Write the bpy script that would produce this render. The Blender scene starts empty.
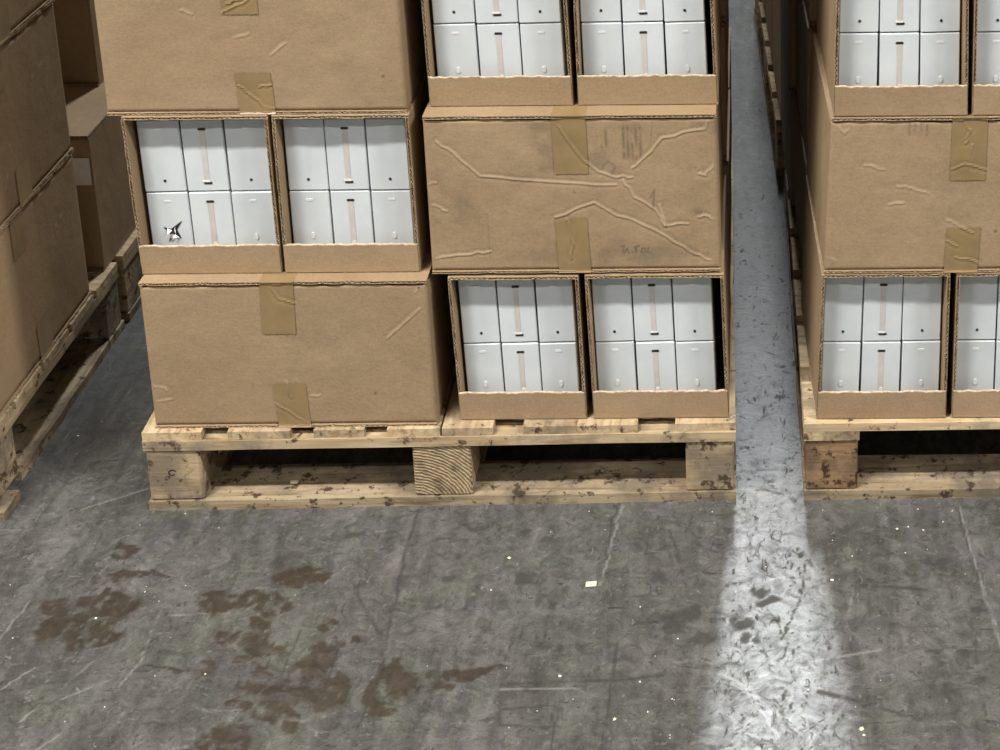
import bpy, math, random
import numpy as np
from mathutils import Matrix, Vector

random.seed(4)
rng = np.random.default_rng(7)
scene = bpy.context.scene
COL = scene.collection

# ------------------------------------------------------------------ camera
cam_data = bpy.data.cameras.new('camera')
cam = bpy.data.objects.new('camera', cam_data)
COL.objects.link(cam)
scene.camera = cam
PITCH, YAW, ROLL = 0.2784, 0.0065, -0.0058
fw = np.array([math.sin(YAW) * math.cos(PITCH), math.cos(YAW) * math.cos(PITCH), -math.sin(PITCH)])
rt = np.cross(fw, [0, 0, 1]); rt /= np.linalg.norm(rt)
up = np.cross(rt, fw)
c, s = math.cos(ROLL), math.sin(ROLL)
r2 = c * rt + s * up
u2 = -s * rt + c * up
M = Matrix.Identity(4)
for i in range(3):
    M[i][0], M[i][1], M[i][2] = r2[i], u2[i], -fw[i]
M[0][3], M[1][3], M[2][3] = 1.034, -2.529, 1.8265
cam.matrix_world = M
cam_data.sensor_fit = 'HORIZONTAL'
cam_data.sensor_width = 36.0
cam_data.lens = 1697.36 / 1000 * 36.0
cam_data.shift_x = (500 - 759.15) / 1000          # the photograph is the lower left part of a larger frame
cam_data.shift_y = (-114.15 - 375) / 1000
cam_data.clip_start = 0.05

# ------------------------------------------------------------------ light
world = bpy.data.worlds.new('hall')
scene.world = world
world.use_nodes = True
bg = world.node_tree.nodes['Background']
bg.inputs[0].default_value = (0.93, 0.97, 1.0, 1)
bg.inputs[1].default_value = 0.045


def lamp(name, loc, target, sx, sy, power, color=(1, 0.96, 0.9)):
    d = bpy.data.lights.new(name, 'AREA')
    d.shape = 'RECTANGLE'
    d.size, d.size_y = sx, sy
    d.energy = power
    d.color = color
    o = bpy.data.objects.new(name, d)
    COL.objects.link(o)
    o.location = loc
    v = Vector(target) - Vector(loc)
    o.rotation_euler = v.to_track_quat('-Z', 'Y').to_euler()
    return o


# ceiling lamps of the hall, in rows across it: two rows before the stacks, one far behind
WARM = (1.0, 0.965, 0.91)
for lx, ly, power in ((6.2, -2.6, 640), (-4.6, -2.6, 320), (-1.5, -2.6, 560), (6.8, -5.9, 260), (-4.6, -5.9, 400)):
    lamp('ceiling_lamp', (lx, ly, 6.5), (lx, ly, 0), 2.4, 0.3, power, WARM)
lamp('ceiling_lamp_aisle', (1.07, 6.0, 6.5), (1.07, 6.0, 0), 0.5, 2.2, 680, (0.93, 0.97, 1.0))

vs = scene.view_settings
scene.display_settings.display_device = 'sRGB'
vs.view_transform = 'Standard'
vs.look = 'None'
vs.gamma = 1
vs.use_curve_mapping = False
vs.exposure = -0.04


# ------------------------------------------------------------------ materials
class NT:
    def __init__(self, name):
        self.m = bpy.data.materials.new(name)
        self.m.use_nodes = True
        self.t = self.m.node_tree
        self.b = self.t.nodes['Principled BSDF']

    def n(self, typ, **kw):
        nd = self.t.nodes.new(typ)
        for k, v in kw.items():
            if k.startswith('i_'):
                key = k[2:]
                key = int(key) if key.isdigit() else key.replace('_', ' ')
                nd.inputs[key].default_value = v
            else:
                setattr(nd, k, v)
        return nd

    def l(self, a, b):
        self.t.links.new(a, b)

    def noise(self, vec, scale, detail=4, rough=0.55, dist=0.0):
        nd = self.n('ShaderNodeTexNoise')
        nd.inputs['Scale'].default_value = scale
        nd.inputs['Detail'].default_value = detail
        nd.inputs['Roughness'].default_value = rough
        nd.inputs['Distortion'].default_value = dist
        if vec is not None:
            self.l(vec, nd.inputs['Vector'])
        return nd.outputs['Fac']

    def ramp(self, fac, stops):
        nd = self.n('ShaderNodeValToRGB')
        el = nd.color_ramp.elements
        while len(el) < len(stops):
            el.new(0.5)
        for e, (p, col) in zip(el, stops):
            e.position = p
            e.color = (*col, 1) if len(col) == 3 else col
        self.l(fac, nd.inputs[0])
        return nd.outputs[0]

    def mix(self, fac, a, b, mode='MIX'):
        nd = self.n('ShaderNodeMix', data_type='RGBA', blend_type=mode)
        for sock, val in ((nd.inputs[0], fac), (nd.inputs[6], a), (nd.inputs[7], b)):
            if isinstance(val, (int, float)):
                sock.default_value = val
            elif isinstance(val, tuple):
                sock.default_value = (*val, 1) if len(val) == 3 else val
            else:
                self.l(val, sock)
        return nd.outputs[2]

    def math(self, op, a, b=0.0):
        nd = self.n('ShaderNodeMath', operation=op)
        for i, v in enumerate((a, b)):
            if isinstance(v, (int, float)):
                nd.inputs[i].default_value = v
            else:
                self.l(v, nd.inputs[i])
        return nd.outputs[0]

    def attr(self, name):
        return self.n('ShaderNodeAttribute', attribute_name=name).outputs['Fac']

    def coords(self, scale=(1, 1, 1), rnd=True, rot=(0, 0, 0)):
        tc = self.n('ShaderNodeTexCoord').outputs['Object']
        mp = self.n('ShaderNodeMapping')
        mp.inputs['Scale'].default_value = scale
        mp.inputs['Rotation'].default_value = rot
        if rnd:
            oi = self.n('ShaderNodeObjectInfo').outputs['Random']
            add = self.n('ShaderNodeVectorMath', operation='ADD')
            self.l(tc, add.inputs[0])
            mul = self.math('MULTIPLY', oi, 13.7)
            cmb = self.n('ShaderNodeCombineXYZ')
            self.l(mul, cmb.inputs[0]); self.l(mul, cmb.inputs[1]); self.l(mul, cmb.inputs[2])
            self.l(cmb.outputs[0], add.inputs[1])
            self.l(add.outputs[0], mp.inputs['Vector'])
        else:
            self.l(tc, mp.inputs['Vector'])
        return mp.outputs[0]

    def rand(self):
        return self.n('ShaderNodeObjectInfo').outputs['Random']

    def bump(self, h, strength=0.3, dist=0.001):
        nd = self.n('ShaderNodeBump')
        nd.inputs['Strength'].default_value = strength
        nd.inputs['Distance'].default_value = dist
        self.l(h, nd.inputs['Height'])
        self.l(nd.outputs[0], self.b.inputs['Normal'])

    def out(self, color=None, rough=0.6, spec=0.3):
        if color is not None:
            if isinstance(color, tuple):
                self.b.inputs['Base Color'].default_value = (*color, 1)
            else:
                self.l(color, self.b.inputs['Base Color'])
        if isinstance(rough, (int, float)):
            self.b.inputs['Roughness'].default_value = rough
        else:
            self.l(rough, self.b.inputs['Roughness'])
        self.b.inputs['Specular IOR Level'].default_value = spec
        return self.m


def m_cardboard(name, dark, light):
    t = NT(name)
    v = t.coords()
    big = t.noise(v, 5, 3)
    fine = t.noise(v, 260, 3, 0.6)
    fib = t.noise(t.coords((1, 1, 7)), 60, 4, 0.6)
    col = t.ramp(big, [(0.3, dark), (0.7, light)])
    col = t.mix(0.16, col, t.ramp(fine, [(0.3, (0.2, 0.2, 0.2)), (0.7, (0.85, 0.8, 0.75))]), 'OVERLAY')
    col = t.mix(0.10, col, t.ramp(fib, [(0.3, (0.25, 0.25, 0.25)), (0.7, (0.8, 0.8, 0.8))]), 'OVERLAY')
    tone = t.mix(t.math('MULTIPLY', t.rand(), 0.22), (1, 1, 1), (0.78, 0.75, 0.7))
    col = t.mix(1.0, col, tone, 'MULTIPLY')
    col = t.mix(t.math('MULTIPLY', t.attr('crease'), 0.55), col, (0.56, 0.46, 0.34))
    col = t.mix(t.attr('ink'), col, (0.085, 0.068, 0.055))
    t.bump(t.noise(v, 16, 5, 0.6), 0.5, 0.005)
    return t.out(col, 0.72, 0.22)


def m_plain(name, col, rough=0.6, spec=0.3, var=0.12, scale=40):
    t = NT(name)
    nz = t.noise(t.coords(), scale, 4)
    a = tuple(x * (1 - var) for x in col)
    b = tuple(min(1, x * (1 + var)) for x in col)
    return t.out(t.ramp(nz, [(0.3, a), (0.7, b)]), rough, spec)


def m_wood(name, axis, grime=0.0, tint=(1, 1, 1)):
    """pale worn pallet wood, grain running along the given local axis"""
    t = NT(name)
    sc = [1, 1, 1]
    sc[axis] = 0.07
    v = t.coords(tuple(sc))
    grain = t.noise(v, 75, 5, 0.65, 0.6)
    band = t.noise(v, 22, 3, 0.6, 1.2)
    blot = t.noise(t.coords(), 9, 5, 0.65)
    spots = t.noise(t.coords(), 38, 4, 0.7)
    col = t.ramp(grain, [(0.30, (0.20, 0.125, 0.062)), (0.48, (0.50, 0.395, 0.25)), (0.72, (0.64, 0.53, 0.36))])
    col = t.mix(t.ramp(band, [(0.5, (0, 0, 0)), (0.72, (1, 1, 1))]), col, (0.42, 0.305, 0.18))
    col = t.mix(t.ramp(blot, [(0.50 - grime, (0, 0, 0)), (0.66 - grime, (0.8, 0.8, 0.8))]), col, (0.20, 0.165, 0.125))
    col = t.mix(t.ramp(spots, [(0.59 - grime * .5, (0, 0, 0)), (0.66 - grime * .5, (0.95, 0.95, 0.95))]), col, (0.075, 0.052, 0.035))
    tone = t.mix(t.rand(), (1.08, 1.05, 1.0), (0.74, 0.72, 0.70))
    col = t.mix(1.0, col, tone, 'MULTIPLY')
    col = t.mix(1.0, col, tint, 'MULTIPLY')
    t.bump(grain, 0.6, 0.002)
    return t.out(col, 0.75, 0.25)


def m_endgrain(name, tint=(1, 1, 1), rot=0.0, scale=95):
    t = NT(name)
    v = t.coords((1, 0.15, 1), False, (0, rot, 0))
    sh = t.n('ShaderNodeVectorMath', operation='ADD')
    sh.inputs[1].default_value = (.05, 0, .085)
    t.l(v, sh.inputs[0])
    v = sh.outputs[0]
    w = t.n('ShaderNodeTexWave', wave_type='RINGS', rings_direction='Y')
    w.inputs['Scale'].default_value = scale * 0.58
    w.inputs['Distortion'].default_value = 3.2
    w.inputs['Detail'].default_value = 3
    w.inputs['Detail Scale'].default_value = 1.6
    t.l(v, w.inputs['Vector'])
    rough = t.noise(t.coords(), 120, 4, 0.7)
    blot = t.noise(t.coords(), 30, 4, 0.6)
    col = t.ramp(w.outputs['Fac'], [(0.1, (0.20, 0.14, 0.08)), (0.45, (0.36, 0.27, 0.165)), (0.9, (0.44, 0.34, 0.215))])
    col = t.mix(0.4, col, t.ramp(rough, [(0.3, (0.15, 0.15, 0.15)), (0.7, (0.9, 0.9, 0.9))]), 'OVERLAY')
    col = t.mix(t.ramp(blot, [(0.55, (0, 0, 0)), (0.68, (0.85, 0.85, 0.85))]), col, (0.12, 0.085, 0.055))
    col = t.mix(1.0, col, tint, 'MULTIPLY')
    t.bump(w.outputs['Fac'], 0.5, 0.002)
    return t.out(col, 0.8, 0.2)


def m_white(name):
    t = NT(name)
    nz = t.noise(t.coords(), 14, 4)
    col = t.ramp(nz, [(0.3, (0.56, 0.60, 0.625)), (0.7, (0.64, 0.675, 0.69))])
    return t.out(col, 0.42, 0.35)


def m_floor():
    t = NT('worn_concrete')
    v = t.coords((1, 1, 1), False)
    g = lambda x: (x, x, x)
    cloud = t.noise(v, 4.2, 6, 0.6, 0.8)
    mott = t.noise(v, 26, 7, 0.68, 1.4)
    flake = t.noise(t.coords((0.6, 1, 1), False, (0, 0, 0.35)), 34, 8, 0.72, 2.2)
    flake2 = t.noise(t.coords((1, 0.5, 1), False, (0, 0, -0.5)), 52, 7, 0.7, 1.6)
    streak = t.noise(t.coords((1, 0.18, 1), False, (0, 0, 0.55)), 30, 5, 0.6, 0.5)
    scuff = t.noise(t.coords((0.28, 1, 1), False, (0, 0, 0.2)), 40, 6, 0.7, 1.6)
    fine = t.noise(v, 300, 3, 0.6)
    col = t.ramp(cloud, [(0.30, (0.058, 0.056, 0.051)), (0.5, (0.085, 0.083, 0.077)), (0.72, (0.119, 0.116, 0.109))])
    col = t.mix(t.ramp(t.noise(v, 7, 3, 0.5, 0.4), [(0.42, g(0)), (0.66, g(.75))]), col, (0.083, 0.087, 0.073))
    col = t.mix(t.ramp(t.noise(v, 6.3, 4, 0.55, 0.6), [(0.52, g(0)), (0.70, g(.75))]), col, (0.094, 0.086, 0.093))
    col = t.mix(0.7, col, t.ramp(mott, [(0.28, g(.14)), (0.5, g(.5)), (0.74, g(.88))]), 'OVERLAY')
    col = t.mix(0.45, col, t.ramp(streak, [(0.32, g(.18)), (0.7, g(.82))]), 'OVERLAY')
    col = t.mix(t.ramp(flake, [(0.585, g(0)), (0.62, g(.5))]), col, (0.150, 0.147, 0.138))
    col = t.mix(t.ramp(flake, [(0.37, g(.72)), (0.41, g(0))]), col, (0.046, 0.043, 0.036))
    col = t.mix(t.ramp(flake2, [(0.635, g(0)), (0.655, g(.7))]), col, (0.19, 0.186, 0.178))
    col = t.mix(t.ramp(flake2, [(0.335, g(.85)), (0.36, g(0))]), col, (0.030, 0.028, 0.024))
    col = t.mix(t.ramp(scuff, [(0.62, g(0)), (0.70, g(.7))]), col, (0.180, 0.175, 0.165))
    col = t.mix(t.ramp(scuff, [(0.32, g(.85)), (0.38, g(0))]), col, (0.034, 0.032, 0.028))
    col = t.mix(0.3, col, t.ramp(fine, [(0.3, g(.2)), (0.7, g(.8))]), 'OVERLAY')
    col = t.mix(t.math('MULTIPLY', t.attr('light'), 0.55), col, (0.27, 0.26, 0.245))
    brown = t.ramp(mott, [(0.32, (0.024, 0.018, 0.0125)), (0.66, (0.052, 0.039, 0.028))])
    col = t.mix(t.math('MULTIPLY', t.attr('stain'), 0.88), col, brown)
    col = t.mix(t.math('MULTIPLY', t.attr('dark'), 0.85), col, (0.026, 0.024, 0.021))
    h = t.math('ADD', t.math('MULTIPLY', t.noise(v, 140, 5, 0.7), 0.5), t.math('MULTIPLY', flake, 0.8))
    t.bump(h, 0.25, 0.0012)
    r = t.ramp(mott, [(0.3, g(.52)), (0.5, g(.36)), (0.7, g(.29))])
    r = t.mix(t.ramp(flake2, [(0.36, g(.9)), (0.43, g(0))]), r, g(.85))
    r = t.mix(t.ramp(t.noise(v, 15, 6, 0.65, 1.5), [(0.60, g(0)), (0.66, g(.85))]), r, g(.8))
    r = t.mix(t.attr('dark'), r, g(.85))
    return t.out(col, r, 0.5)


MAT = dict(
    card=m_cardboard('brown_cardboard', (0.292, 0.206, 0.121), (0.348, 0.254, 0.154)),
    flute=m_plain('cut_cardboard_edge', (0.50, 0.40, 0.28), 0.85, 0.1, 0.35, 150),
    tape=m_plain('brown_packing_tape', (0.262, 0.182, 0.088), 0.30, 0.45, 0.10, 30),
    beige=m_plain('beige_strip', (0.545, 0.51, 0.485), 0.4, 0.3, 0.08),
    white=m_white('white_card'),
    paper=m_plain('white_paper', (0.72, 0.72, 0.70), 0.6, 0.2, 0.06),
    black=m_plain('dark_slot', (0.025, 0.025, 0.028), 0.6, 0.2, 0.2),
    wood_x=m_wood('pallet_wood_along_x', 0),
    wood_y=m_wood('pallet_wood_along_y', 1),
    blk=m_wood('pallet_block_wood', 0, .09),
    end=m_endgrain('block_endgrain'),
    end_red=m_wood('reddish_block_wood', 0, .08, (0.66, 0.54, 0.48)),
    grey_x=m_wood('grey_pallet_wood_along_x', 0, .06, (0.82, 0.84, 0.86)),
    grey_y=m_wood('grey_pallet_wood_along_y', 1, .06, (0.86, 0.86, 0.86)),
    chip=m_plain('cream_scrap', (0.66, 0.62, 0.48), 0.7, 0.2, 0.1),
    hall=m_plain('grey_hall_panel', (0.24, 0.25, 0.26), 0.7, 0.2, 0.05, 2),
    floor=m_floor(),
)
STAINS= [(-0.049, -0.248, 0.0404, 0.0065, 0.0085, -0.0183), (-0.027, -0.298, 0.0496, 0.0109, 0.0167, -0.0342), (0.03, -0.258, 0.0246, 0.0157, 0.0182, -0.0303), (0.021, -0.328, 0.0348, 0.0148, 0.0083, -0.0149), (0.01, -0.182, 0.0383, 0.0087, 0.0051, -0.0119), (0.066, -0.176, 0.0142, -0.0066, 0.0006, -0.0068), (-0.014, -0.215, 0.0002, 0.0203, 0.0147, -0.0103), (-0.006, -0.117, 0.0161, 0.0078, 0.0095, -0.0193), (0.177, -0.244, 0.0298, -0.0036, 0.0061, -0.0252), (0.225, -0.238, 0.0339, 0.0044, 0.0059, -0.0183), (0.276, -0.253, 0.0269, -0.0064, 0.0028, -0.0204), (0.294, -0.191, 0.039, 0.0087, 0.0065, -0.019), (0.327, -0.182, 0.0195, 0.0087, 0.005, -0.0116), (0.267, -0.294, 0.015, 0.0, 0.0048, -0.0176), (0.27, -0.338, 0.015, 0.0165, 0.0152, -0.0229), (0.222, -0.32, 0.0144, 0.0121, 0.0094, -0.016), (0.208, -0.391, 0.018, 0.0, 0.0042, -0.014), (0.166, -0.396, 0.0075, 0.0, 0.0021, -0.0063), (0.37, -0.395, 0.0248, 0.0144, 0.0138, -0.0276), (0.38, -0.357, 0.021, 0.0, 0.005, -0.021), (0.365, -0.45, 0.0528, 0.0095, 0.0128, -0.0338), (0.407, -0.429, 0.021, 0.0, 0.008, -0.032), (0.293, -0.411, 0.024, 0.0, 0.0025, -0.01), (0.282, -0.435, 0.021, 0.0, 0.003, -0.01), (0.276, -0.465, 0.0196, 0.0, 0.004, -0.016), (0.327, -0.483, 0.024, -0.0016, 0.0054, -0.018), (0.281, -0.536, 0.0275, 0.0133, 0.0152, -0.0291), (0.366, -0.509, 0.0224, 0.0, 0.004, -0.0152), (0.376, -0.309, 0.016, 0.0, 0.0025, -0.011), (0.414, -0.34, 0.0096, 0.0, 0.0015, -0.0066), (0.256, -0.377, 0.015, 0.0, 0.0024, -0.0084), (0.304, -0.356, 0.018, 0.0, 0.002, -0.0084), (0.293, -0.388, 0.018, 0.0, 0.002, -0.0084), (0.486, -0.405, 0.0165, 0.0, 0.0052, -0.0273), (0.489, -0.446, 0.0296, 0.0114, 0.0139, -0.0348), (0.531, -0.43, 0.0433, 0.0058, 0.0061, -0.0251), (0.587, -0.413, 0.0497, 0.0071, 0.0027, -0.0119), (0.637, -0.399, 0.026, 0.0053, 0.0015, -0.0062), (0.486, -0.478, 0.0141, 0.0078, 0.0068, -0.0143), (0.57, -0.443, 0.0228, 0.0056, 0.0022, -0.0079)]
DARKS= [(0.062, -0.061, 0.018, 0.0165, 0.0144, -0.0236), (0.372, -0.076, 0.0295, 0.0023, 0.003, -0.0104), (0.416, -0.085, 0.0187, 0.0, 0.003, -0.0156), (0.638, -0.075, 0.0224, 0.0, 0.0021, -0.0182), (0.556, -0.069, 0.0204, 0.0, 0.0016, -0.0104), (0.67, -0.202, 0.0247, 0.0053, 0.0036, -0.0166), (0.534, -0.19, 0.0232, 0.0029, 0.0016, -0.0072), (0.539, -0.266, 0.0105, 0.0028, 0.002, -0.0068), (0.703, -0.254, 0.0144, -0.0009, 0.0024, -0.0184), (0.72, -0.358, 0.021, 0.0, 0.001, -0.0105), (0.896, -0.31, 0.0292, 0.0076, 0.005, -0.0303), (0.882, -0.193, 0.0136, 0.0, 0.002, -0.024), (1.314, -0.454, 0.015, 0.0, -0.0014, -0.014), (0.4, -0.202, 0.0096, -0.0006, 0.002, -0.0096), (1.044, -0.231, 0.0189, 0.0038, 0.0014, -0.0119), (1.06, -0.255, 0.021, 0.0028, 0.0001, -0.0092), (1.012, -0.311, 0.0192, -0.0012, 0.0, -0.0184), (1.33, -0.168, 0.0245, -0.0131, -0.0062, -0.018), (1.237, -0.21, 0.0096, -0.0006, -0.001, -0.012), (1.229, -0.215, 0.0224, 0.0, -0.0014, -0.0168), (1.028, -0.345, 0.015, 0.0, 0.0, -0.011), (0.951, -0.344, 0.024, 0.0, 0.0, -0.0168), (0.934, -0.288, 0.0192, 0.0, 0.0008, -0.0176), (1.301, -0.371, 0.012, 0.0, -0.0008, -0.0084), (1.348, -0.382, 0.012, 0.0, -0.0008, -0.0084), (1.385, -0.288, 0.0128, 0.0, -0.0009, -0.0066)]
LINES= [([(0.459, -0.019), (0.459, -0.137), (0.465, -0.246), (0.467, -0.337), (0.473, -0.38)], 1.6, 'd'), ([(0.473, -0.38), (0.468, -0.462), (0.466, -0.558)], 1.0, 'd'), ([(0.385, -0.193), (0.409, -0.245), (0.445, -0.303), (0.466, -0.337)], 1.3, 'd'), ([(0.808, -0.011), (0.801, -0.078), (0.792, -0.179), (0.787, -0.216)], 1.3, 'l'), ([(0.804, 0.003), (0.794, -0.051), (0.792, -0.154)], 1.0, 'd'), ([(0.825, -0.342), (0.822, -0.426), (0.82, -0.506), (0.816, -0.562)], 1.2, 'd'), ([(1.386, -0.006), (1.391, -0.113), (1.398, -0.213), (1.406, -0.295), (1.412, -0.393)], 1.6, 'l'), ([(1.382, -0.006), (1.388, -0.113), (1.395, -0.213)], 1.2, 'd'), ([(0.657, -0.434), (0.745, -0.429), (0.834, -0.427), (0.893, -0.419)], 1.6, 'd'), ([(0.659, -0.444), (0.776, -0.442)], 1.4, 'l'), ([(1.118, -0.393), (1.179, -0.379), (1.225, -0.369)], 1.6, 'l'), ([(0.983, -0.414), (1.027, -0.446), (1.038, -0.454)], 1.6, 'l'), ([(0.331, -0.312), (0.327, -0.388), (0.326, -0.479)], 1.0, 'd'), ([(0.398, -0.336), (0.401, -0.4), (0.397, -0.461)], 0.9, 'd'), ([(0.894, -0.079), (0.913, -0.156), (0.921, -0.193)], 1.4, 'd'), ([(0.945, -0.119), (0.962, -0.132), (0.975, -0.137)], 1.6, 'd'), ([(1.13, -0.455), (1.202, -0.482), (1.272, -0.512)], 2.0, 'd'), ([(1.204, -0.222), (1.252, -0.227), (1.307, -0.235)], 1.8, 'd'), ([(1.191, -0.234), (1.181, -0.347)], 1.2, 'l'), ([(-0.026, -0.498), (0.007, -0.435), (0.04, -0.363)], 1.4, 'l'), ([(0.015, -0.455), (0.074, -0.416)], 1.0, 'l'), ([(0.085, -0.466), (0.105, -0.374), (0.098, -0.264)], 1.0, 'l'), ([(0.118, -0.276), (0.211, -0.272)], 1.0, 'l'), ([(0.042, -0.524), (0.017, -0.551)], 1.0, 'l'), ([(-0.082, -0.434), (-0.043, -0.383)], 1.0, 'l'), ([(-0.123, -0.01), (-0.008, 0.059)], 1.0, 'l'), ([(-0.126, -0.328), (-0.117, -0.237)], 1.0, 'l'), ([(0.743, -0.476), (0.664, -0.484), (0.665, -0.513), (0.741, -0.52), (0.743, -0.476)], 1.2, 'd'), ([(0.669, -0.295), (0.657, -0.382)], 1.0, 'd'), ([(1.074, -0.346), (1.107, -0.256), (1.12, -0.16)], 0.6, 'd'), ([(0.749, -0.466), (0.748, -0.562)], 1.0, 'd')]
SPECKS= [(0.773, -0.215, 5), (0.632, -0.147, 3), (0.784, -0.077, 2), (0.614, -0.225, 2), (-0.006, -0.052, 2), (0.131, -0.062, 2), (0.06, -0.221, 2), (0.004, -0.281, 3), (0.086, -0.47, 2), (-0.163, -0.201, 2), (-0.209, 0.209, 3), (-0.182, 0.253, 2), (0.832, -0.504, 4), (0.879, -0.491, 3), (0.913, -0.542, 2), (0.913, -0.466, 2), (0.864, -0.431, 2), (0.913, -0.536, 2), (0.964, -0.032, 2), (1.276, -0.082, 2), (1.295, -0.077, 2), (1.319, -0.086, 2), (1.355, -0.065, 2), (1.284, -0.144, 2), (1.16, -0.209, 3), (1.186, -0.528, 4), (1.189, -0.54, 3), (0.916, -0.468, 2), (1.376, -0.198, 2), (1.196, -0.151, 2), (1.153, -0.03, 2), (1.316, -0.03, 2), (1.374, -0.036, 2), (1.113, -0.451, 3), (0.744, -0.417, 3)]
CR_D= [[(0.52, 0.665), (0.554, 0.636), (0.588, 0.603), (0.694, 0.592), (0.812, 0.585)], [(0.721, 0.692), (0.749, 0.644), (0.777, 0.614), (0.812, 0.598), (0.839, 0.598)], [(0.839, 0.614), (0.867, 0.639), (0.891, 0.668), (0.962, 0.683), (0.971, 0.715)], [(0.824, 0.594), (0.841, 0.562), (0.876, 0.539), (0.89, 0.509), (0.929, 0.512)], [(0.709, 0.527), (0.775, 0.553), (0.81, 0.529), (0.846, 0.516), (0.893, 0.489), (0.929, 0.462), (0.964, 0.445)], [(0.508, 0.453), (0.556, 0.459), (0.599, 0.465)], [(0.949, 0.603), (0.96, 0.6), (0.973, 0.619)], [(0.945, 0.525), (0.956, 0.528), (0.971, 0.521)], [(0.508, 0.552), (0.531, 0.539)], [(0.498, 0.588), (0.516, 0.591)], [(0.882, 0.548), (0.89, 0.509)], [(0.727, 0.524), (0.737, 0.477), (0.733, 0.451)]]
CR_A= [[(0.421, 0.317), (0.447, 0.341), (0.482, 0.374)], [(0.021, 0.233), (0.044, 0.222)], [(0.024, 0.201), (0.049, 0.205)], [(0.234, 0.417), (0.247, 0.393), (0.273, 0.385)], [(0.246, 0.24), (0.253, 0.206)], [(0.224, 0.196), (0.253, 0.174), (0.282, 0.153)], [(0.475, 0.404), (0.481, 0.414)], [(0.286, 0.209), (0.3, 0.21)]]
CR_E= [[(0.187, 0.885), (0.208, 0.897), (0.232, 0.909)], [(0.197, 0.903), (0.221, 0.909)], [(0.202, 0.76), (0.226, 0.738), (0.239, 0.722), (0.257, 0.72)], [(0.236, 0.758), (0.254, 0.761)], [(0.121, 0.891), (0.138, 0.884)], [(0.259, 0.813), (0.284, 0.834)], [(0.203, 0.844), (0.227, 0.85)]]
CR_S= [[(1.218, 0.621), (1.252, 0.614)], [(1.274, 0.583), (1.299, 0.58), (1.327, 0.569)], [(1.375, 0.702), (1.391, 0.682), (1.383, 0.659)], [(1.363, 0.613), (1.384, 0.622), (1.418, 0.612)], [(1.395, 0.656), (1.399, 0.616)], [(1.359, 0.522), (1.374, 0.515), (1.403, 0.497)], [(1.36, 0.484), (1.378, 0.473)], [(1.376, 0.453), (1.414, 0.442)], [(1.164, 0.455), (1.18, 0.448)], [(1.172, 0.691), (1.184, 0.677), (1.19, 0.687)], [(1.287, 0.553), (1.262, 0.55)]]

# ------------------------------------------------------------------ mesh helpers
def obj(name, verts, faces, mat, parent=None, loc=(0, 0, 0), smooth=False, kind=None, attrs=None):
    me = bpy.data.meshes.new(name)
    me.from_pydata([tuple(map(float, v)) for v in verts], [], [tuple(map(int, f)) for f in faces])
    me.materials.append(mat)
    if attrs:
        for k, a in attrs.items():
            at = me.attributes.new(k, 'FLOAT', 'POINT')
            at.data.foreach_set('value', np.asarray(a, dtype=np.float32))
    if smooth:
        me.polygons.foreach_set('use_smooth', [True] * len(me.polygons))
    me.update()
    o = bpy.data.objects.new(name, me)
    COL.objects.link(o)
    o.location = loc
    if parent is not None:
        o.parent = parent
    if kind:
        o['kind'] = kind
    return o


def tag(o, label, cat, group=None):
    o['label'] = label
    o['category'] = cat
    if group:
        o['group'] = group
    return o


def thing(name, label, cat, loc, rz=0.0, group=None):
    o = bpy.data.objects.new(name, None)
    o.empty_display_size = 0.05
    COL.objects.link(o)
    o.location = loc
    o.rotation_euler = (0, 0, rz)
    return tag(o, label, cat, group)


def box_vf(x0, x1, y0, y1, z0, z1, b=0.0):
    """box, with chamfered edges when b > 0"""
    if b <= 0:
        v = [(x, y, z) for z in (z0, z1) for y in (y0, y1) for x in (x0, x1)]
        f = [(0, 2, 3, 1), (4, 5, 7, 6), (0, 1, 5, 4), (2, 6, 7, 3), (0, 4, 6, 2), (1, 3, 7, 5)]
        return v, f
    import bmesh
    bm = bmesh.new()
    v, f = box_vf(x0, x1, y0, y1, z0, z1)
    vs_ = [bm.verts.new(p) for p in v]
    for q in f:
        bm.faces.new([vs_[i] for i in q])
    bmesh.ops.bevel(bm, geom=list(bm.edges), offset=b, segments=1, affect='EDGES', profile=0.5)
    bm.verts.index_update()
    vv = [tuple(p.co) for p in bm.verts]
    ff = [[q.index for q in p.verts] for p in bm.faces]
    bm.free()
    return vv, ff


def join(*vfs):
    V, F = [], []
    for v, f in vfs:
        n = len(V)
        V += list(v)
        F += [[i + n for i in q] for q in f]
    return V, F


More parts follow.
